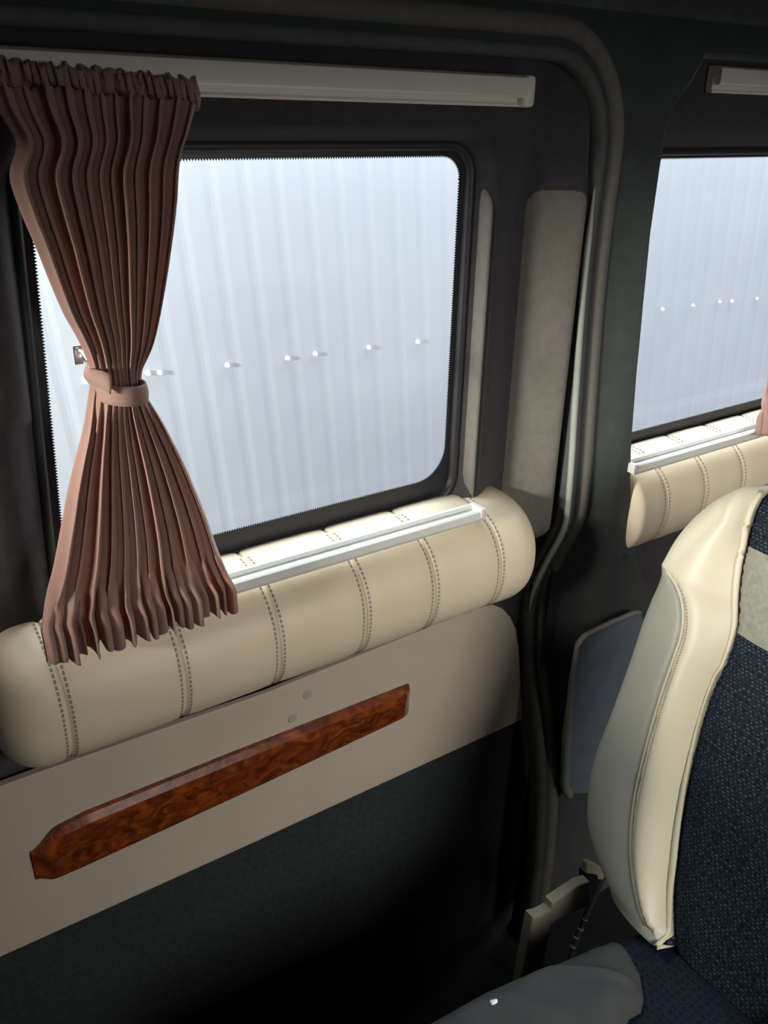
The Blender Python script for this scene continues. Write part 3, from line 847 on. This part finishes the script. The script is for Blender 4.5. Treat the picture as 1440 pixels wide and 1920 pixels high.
# piping and seam roll
pp = [seatp(sp_(t), t, seat_d(sp_(t), t)+0.0035) for t in fr(0.02, TJ, 90)]
a = tube('piping', pp, 0.0032, M['seatleather'], n=8); adopt(a, seat)
a = tube('seam_cord', [seatp(si(t)-0.003, t, seat_d(si(t)-0.003, t)+0.002) for t in fr(0.01, TT-0.01, 110)], lambda t: 0.004+0.002*sin(9*t), M['seatleather'], n=8); adopt(a, seat)
def stitch_row(name, fn, t0, t1, n, off, m, w=0.0012, ln=0.45):
    V = []; Fc = []
    for i in range(n):
        ta = t0+(t1-t0)*i/n; tb_ = ta+(t1-t0)/n*ln
        for (t_, w_) in ((ta, -w), (ta, w), (tb_, w), (tb_, -w)):
            s_ = fn(t_)+off+w_; V.append(seatp(s_, t_, seat_d(s_, t_)+0.0012))
        b0 = len(V)-4; Fc.append((b0, b0+1, b0+2, b0+3))
    a = mesh(name, V, Fc, m); adopt(a, seat); return a
stitch_row('stitching', sp_, T0+.02, TJ-.01, 110, 0.011, M['thread'])
# cushion
CZ = 0.118
def onZ(u, v, Z):
    d = ray(u, v); q = CAM + d*((Z-CAM.z)/d.z); return (q.x, q.y)
def slab(name, poly, ztop, zbot, m, parent, R=0.03, step=0.012, hf=None, under=True, skirt=True):
    pts = []; lp = resample(poly, step); pts.extend(lp); ed = [(i, (i+1) % len(lp)) for i in range(len(lp))]
    xs = [p[0] for p in lp]; zs = [p[1] for p in lp]
    nx = int((max(xs)-min(xs))/step); nz = int((max(zs)-min(zs))/step)
    for i in range(1, nx+1):
        for j in range(1, nz+1):
            p = (min(xs)+i*step, min(zs)+j*step)
            if inside(p, lp) and dist(p, lp) > step*0.45: pts.append(p)
    nb = len(lp)
    r = delaunay_2d_cdt([Vector(p) for p in pts], ed, [], 0, 1e-6)
    vs, fs = r[0], r[2]; F = []
    for f in fs:
        c = sum((vs[i] for i in f), Vector((0, 0)))/len(f)
        if inside(c, lp): F.append(tuple(f))
    V = []
    for v in vs:
        e_ = dist((v[0], v[1]), lp); z = ztop
        if e_ < R: z -= R*(1-math.sqrt(max(0, 1-(1-e_/R)**2)))
        if hf: z += hf(v[0], v[1], e_)
        V.append(Vector((v[0], v[1], z)))
    uv = [(v.x, v.y) for v in V]
    b0 = len(V)
    # boundary vertices in order
    idx = []
    for p in lp:
        k = min(range(len(vs)), key=lambda q: (vs[q][0]-p[0])**2+(vs[q][1]-p[1])**2); idx.append(k)
    for k in (idx if skirt else []): V.append(Vector((V[k].x, V[k].y, zbot))); uv.append((V[k].x, V[k].y+V[k].z))
    n = len(idx)
    for i in range(n if skirt else 0):
        j = (i+1) % n; F.append((idx[i], idx[j], b0+j, b0+i))
    if under: F.append(tuple(b0+i for i in range(n)))
    o = mesh(name, V, F, m, None, True, uv); 
    if parent: adopt(o, parent)
    return o
cb = [onZ(905, 1865, CZ-.02), onZ(1060, 1803, CZ-.02), onZ(1152, 1765, CZ-.02), onZ(1180, 1751, CZ-.02), onZ(1206, 1746, CZ-.02)]
cush = [(0.36, cb[0][1]+0.02)]+cb+[(cb[-1][0]+0.035, cb[-1][1]-0.02), (1.05, -0.66), (1.05, -1.19), (0.36, -1.19)]
slab('seat_cushion', cush, CZ, -0.02, M['navyseat'], seat, R=0.035, hf=lambda x, y, e_: 0.010*smooth(0.03, 0.12, e_))
a = box('seat_base', 0.52, 1.0, -1.12, -0.66, -0.60, -0.018, M['black'], bevel=0.02); adopt(a, seat)
# wrinkled grey cloth over the front corner of the cushion
gp = [onZ(1150, 1762, CZ), onZ(1166, 1768, CZ+.01), onZ(1180, 1788, CZ+.01), onZ(1198, 1829, CZ+.01), onZ(1206, 1880, CZ+.01), onZ(1200, 1905, CZ+.01), onZ(1178, 1918, CZ+.01), onZ(1150, 1990, CZ+.01), onZ(1150, 2200, CZ+.01)]
gl_ = [onZ(905, 1862, CZ-.005), onZ(967, 1830, CZ-.005), onZ(1060, 1799, CZ-.005), onZ(1111, 1772, CZ-.005)]
gpoly = [(0.34, gl_[0][1]+0.022)]+gl_+gp+[(0.34, gp[-1][1])]
def wr(x, y, e_):
    k = smooth(0.0, 0.03, e_)
    v = 0.007*sin(55*(x-0.4*y)+3*sin(9*y))*exp(-((y+0.68)/0.10)**2)
    v += 0.010*exp(-(((x-0.80)+0.9*(y+0.62))/0.012)**2)*smooth(-0.72, -0.66, y)
    v += 0.004*sin(30*x+44*y+2*sin(20*x))
    return k*v+0.010*smooth(0, 0.05, e_)
def cush_z(x, y):
    if not inside((x, y), cush): return CZ-0.035
    e_ = dist((x, y), cush); z = CZ
    if e_ < 0.035: z -= 0.035*(1-math.sqrt(max(0, 1-(1-e_/0.035)**2)))
    return z+0.010*smooth(0.03, 0.12, e_)
cl = slab('grey_cloth', gpoly, 0.0, 0.0, M['greycloth'], None, R=0.0001, step=0.007, hf=lambda x, y, e_: cush_z(x, y)+0.007+0.010*smooth(0, 0.02, e_)+wr(x, y, e_), under=False, skirt=False)
sm = cl.modifiers.new('thick', 'SOLIDIFY'); sm.thickness = 0.003
tag(cl, 'soft wrinkled grey cloth lying over the front corner of the seat cushion', 'cloth')

# ------------------------------------------------------------------ crumbs
def crumb(loc, r, m, label, name):
    bm = bmesh.new(); bmesh.ops.create_icosphere(bm, subdivisions=2, radius=r)
    for v in bm.verts:
        v.co *= 0.75+0.5*random.random(); v.co.z *= 0.5; v.co.x *= 1.3; v.co += Vector(loc)
    return tag(bmobj(name, bm, m), label, 'crumb')
c_ = onZ(1325, 1828, CZ+.014); crumb((c_[0], c_[1], CZ+.014), 0.0045, M['crumb'], 'small yellowish crumb lying on the navy seat cushion', 'crumb')
c_ = onZ(928, 1876, CZ+.03); crumb((c_[0], c_[1], CZ+.026), 0.0060, M['chip'], 'small white chip lying on the grey cloth', 'paper_chip')

# ------------------------------------------------------------------ buckle and belt beside the seat
BY = -0.30
def q3(u, v, Y=BY): return onY(u, v, Y)
bk = thing('seat_belt_buckle', q3(1080, 1775), 'dark seat belt buckle with yellowed cap and stalk, between seat and door', 'buckle')
def prism(name, px_, y0, th, m, bev=0.002, par=None):
    pts = [(q3(u, v, y0).x, q3(u, v, y0).z) for u, v in px_]
    o = mk_panel(name, pts, th, m, y0, None, bev); adopt(o, par or bk); return o
prism('buckle_housing', [(1085, 1626), (1108, 1628), (1112, 1640), (1104, 1688), (1086, 1684)], BY+0.012, 0.024, M['black'])
prism('buckle_cap', [(1092, 1611), (1100, 1610), (1117, 1618), (1127, 1627), (1122, 1642), (1112, 1641), (1111, 1633), (1090, 1629)], BY-0.004, 0.014, M['buckle'])
prism('buckle_foot', [(1087, 1677), (1101, 1680), (1099, 1685), (1090, 1682)], BY-0.012, 0.006, M['buckle'], 0.0008)
sp0 = [(1137, 1638), (1128, 1650), (1118, 1672), (1107, 1698), (1095, 1724), (1085, 1750), (1076, 1775), (1066, 1810), (1060, 1850)]
spts = [q3(u, v, BY-0.01) for u, v in sp0]; spts.append(Vector((spts[-1].x-0.02, BY-0.01, -0.6)))
a = tube('belt_stalk', spts, 0.0068, M['webbing'], n=10); adopt(a, bk)
for (u, v) in ((1096, 1722), (1088, 1741), (1080, 1757), (1074, 1774)):
    p = q3(u, v, BY-0.01); d_ = Vector((0.010, 0, 0.026)).normalized()
    a = tube('stalk_ring', [p-d_*0.0012, p+d_*0.0012], 0.0077, M['trimedge'], n=12); adopt(a, bk)
# beige plastic frame low beside the seat
FY = -0.40
fpx = [(985, 1706), (1000, 1703), (1020, 1692), (1022, 1680), (1075, 1645), (1092, 1640), (1094, 1684), (1030, 1712), (1020, 1722), (1012, 1765), (1004, 1830), (1000, 1880)]
pts = [(onY(u, v, FY).x, onY(u, v, FY).z) for u, v in fpx]
xl = onY(962, 1830, FY); xl2 = onY(955, 1880, FY)
pts += [(pts[-1][0]-0.01, -0.60), (xl2.x-0.02, -0.60), (xl2.x, xl2.z), (xl.x, xl.z)]
a = mk_panel('plastic_trim_frame', pts, 0.02, M['beige'], FY, None, 0.004)
tag(a, 'beige plastic trim frame low down between door opening and seat', 'trim')
# small dark stud on the pillar
p = onY(1172, 1046, -0.112)
bm = bmesh.new(); bmesh.ops.create_uvsphere(bm, u_segments=16, v_segments=8, radius=0.0045, matrix=Matrix.Translation((p.x, frame_y(p.x, p.z)-0.0005, p.z)))
tag(bmobj('trim_stud', bm, M['black']), 'tiny dark stud on the pillar above the side pocket', 'stud')

# ------------------------------------------------------------------ outside: sheet fence and ground
FX0, FXN, PITCH = -2.6, 100, 0.1066
prof = []
for k in range(FXN):
    x = FX0+k*PITCH
    prof += [(x, 0.0), (x+0.056, 0.0), (x+0.075, 0.003), (x+0.088, 0.003)]
V = []; Fc = []
for (x, y) in prof:
    for z in (-1.9, 1.55): V.append((x-0.085*(z-0.6), y, z))
for i in range(len(prof)-1): Fc.append((2*i, 2*i+1, 2*i+3, 2*i+2))
fence = thing('fence', (1.4, 1.3, -0.2), 'pale blue grey ribbed metal sheet fence standing outside the windows', 'fence')
f = mesh('ribbed_sheet', V, Fc, M['fence'], None, False); sm = f.modifiers.new('thick', 'SOLIDIFY'); sm.thickness = 0.001
f.location = (0, 1.3, 0); adopt(f, fence)
for k, (u, v) in enumerate([(160, 716), (278, 700), (300, 699), (427, 685), (540, 672), (592, 664), (692, 652), (784, 641), (1243, 580), (1300, 573), (1350, 566), (1373, 565), (1420, 560)]):
    p = onY(u, v, 1.288)
    bm = bmesh.new(); bmesh.ops.create_cone(bm, cap_ends=True, segments=12, radius1=0.0085, radius2=0.006, depth=0.010, matrix=Matrix.Translation(p) @ Matrix.Rotation(pi/2, 4, 'X'))
    a = bmobj('screw', bm, M['screw'], None, False); adopt(a, fence)
struct(box('ground', -4, 12, 0.3, 6, -1.95, -1.90, M['ground']))
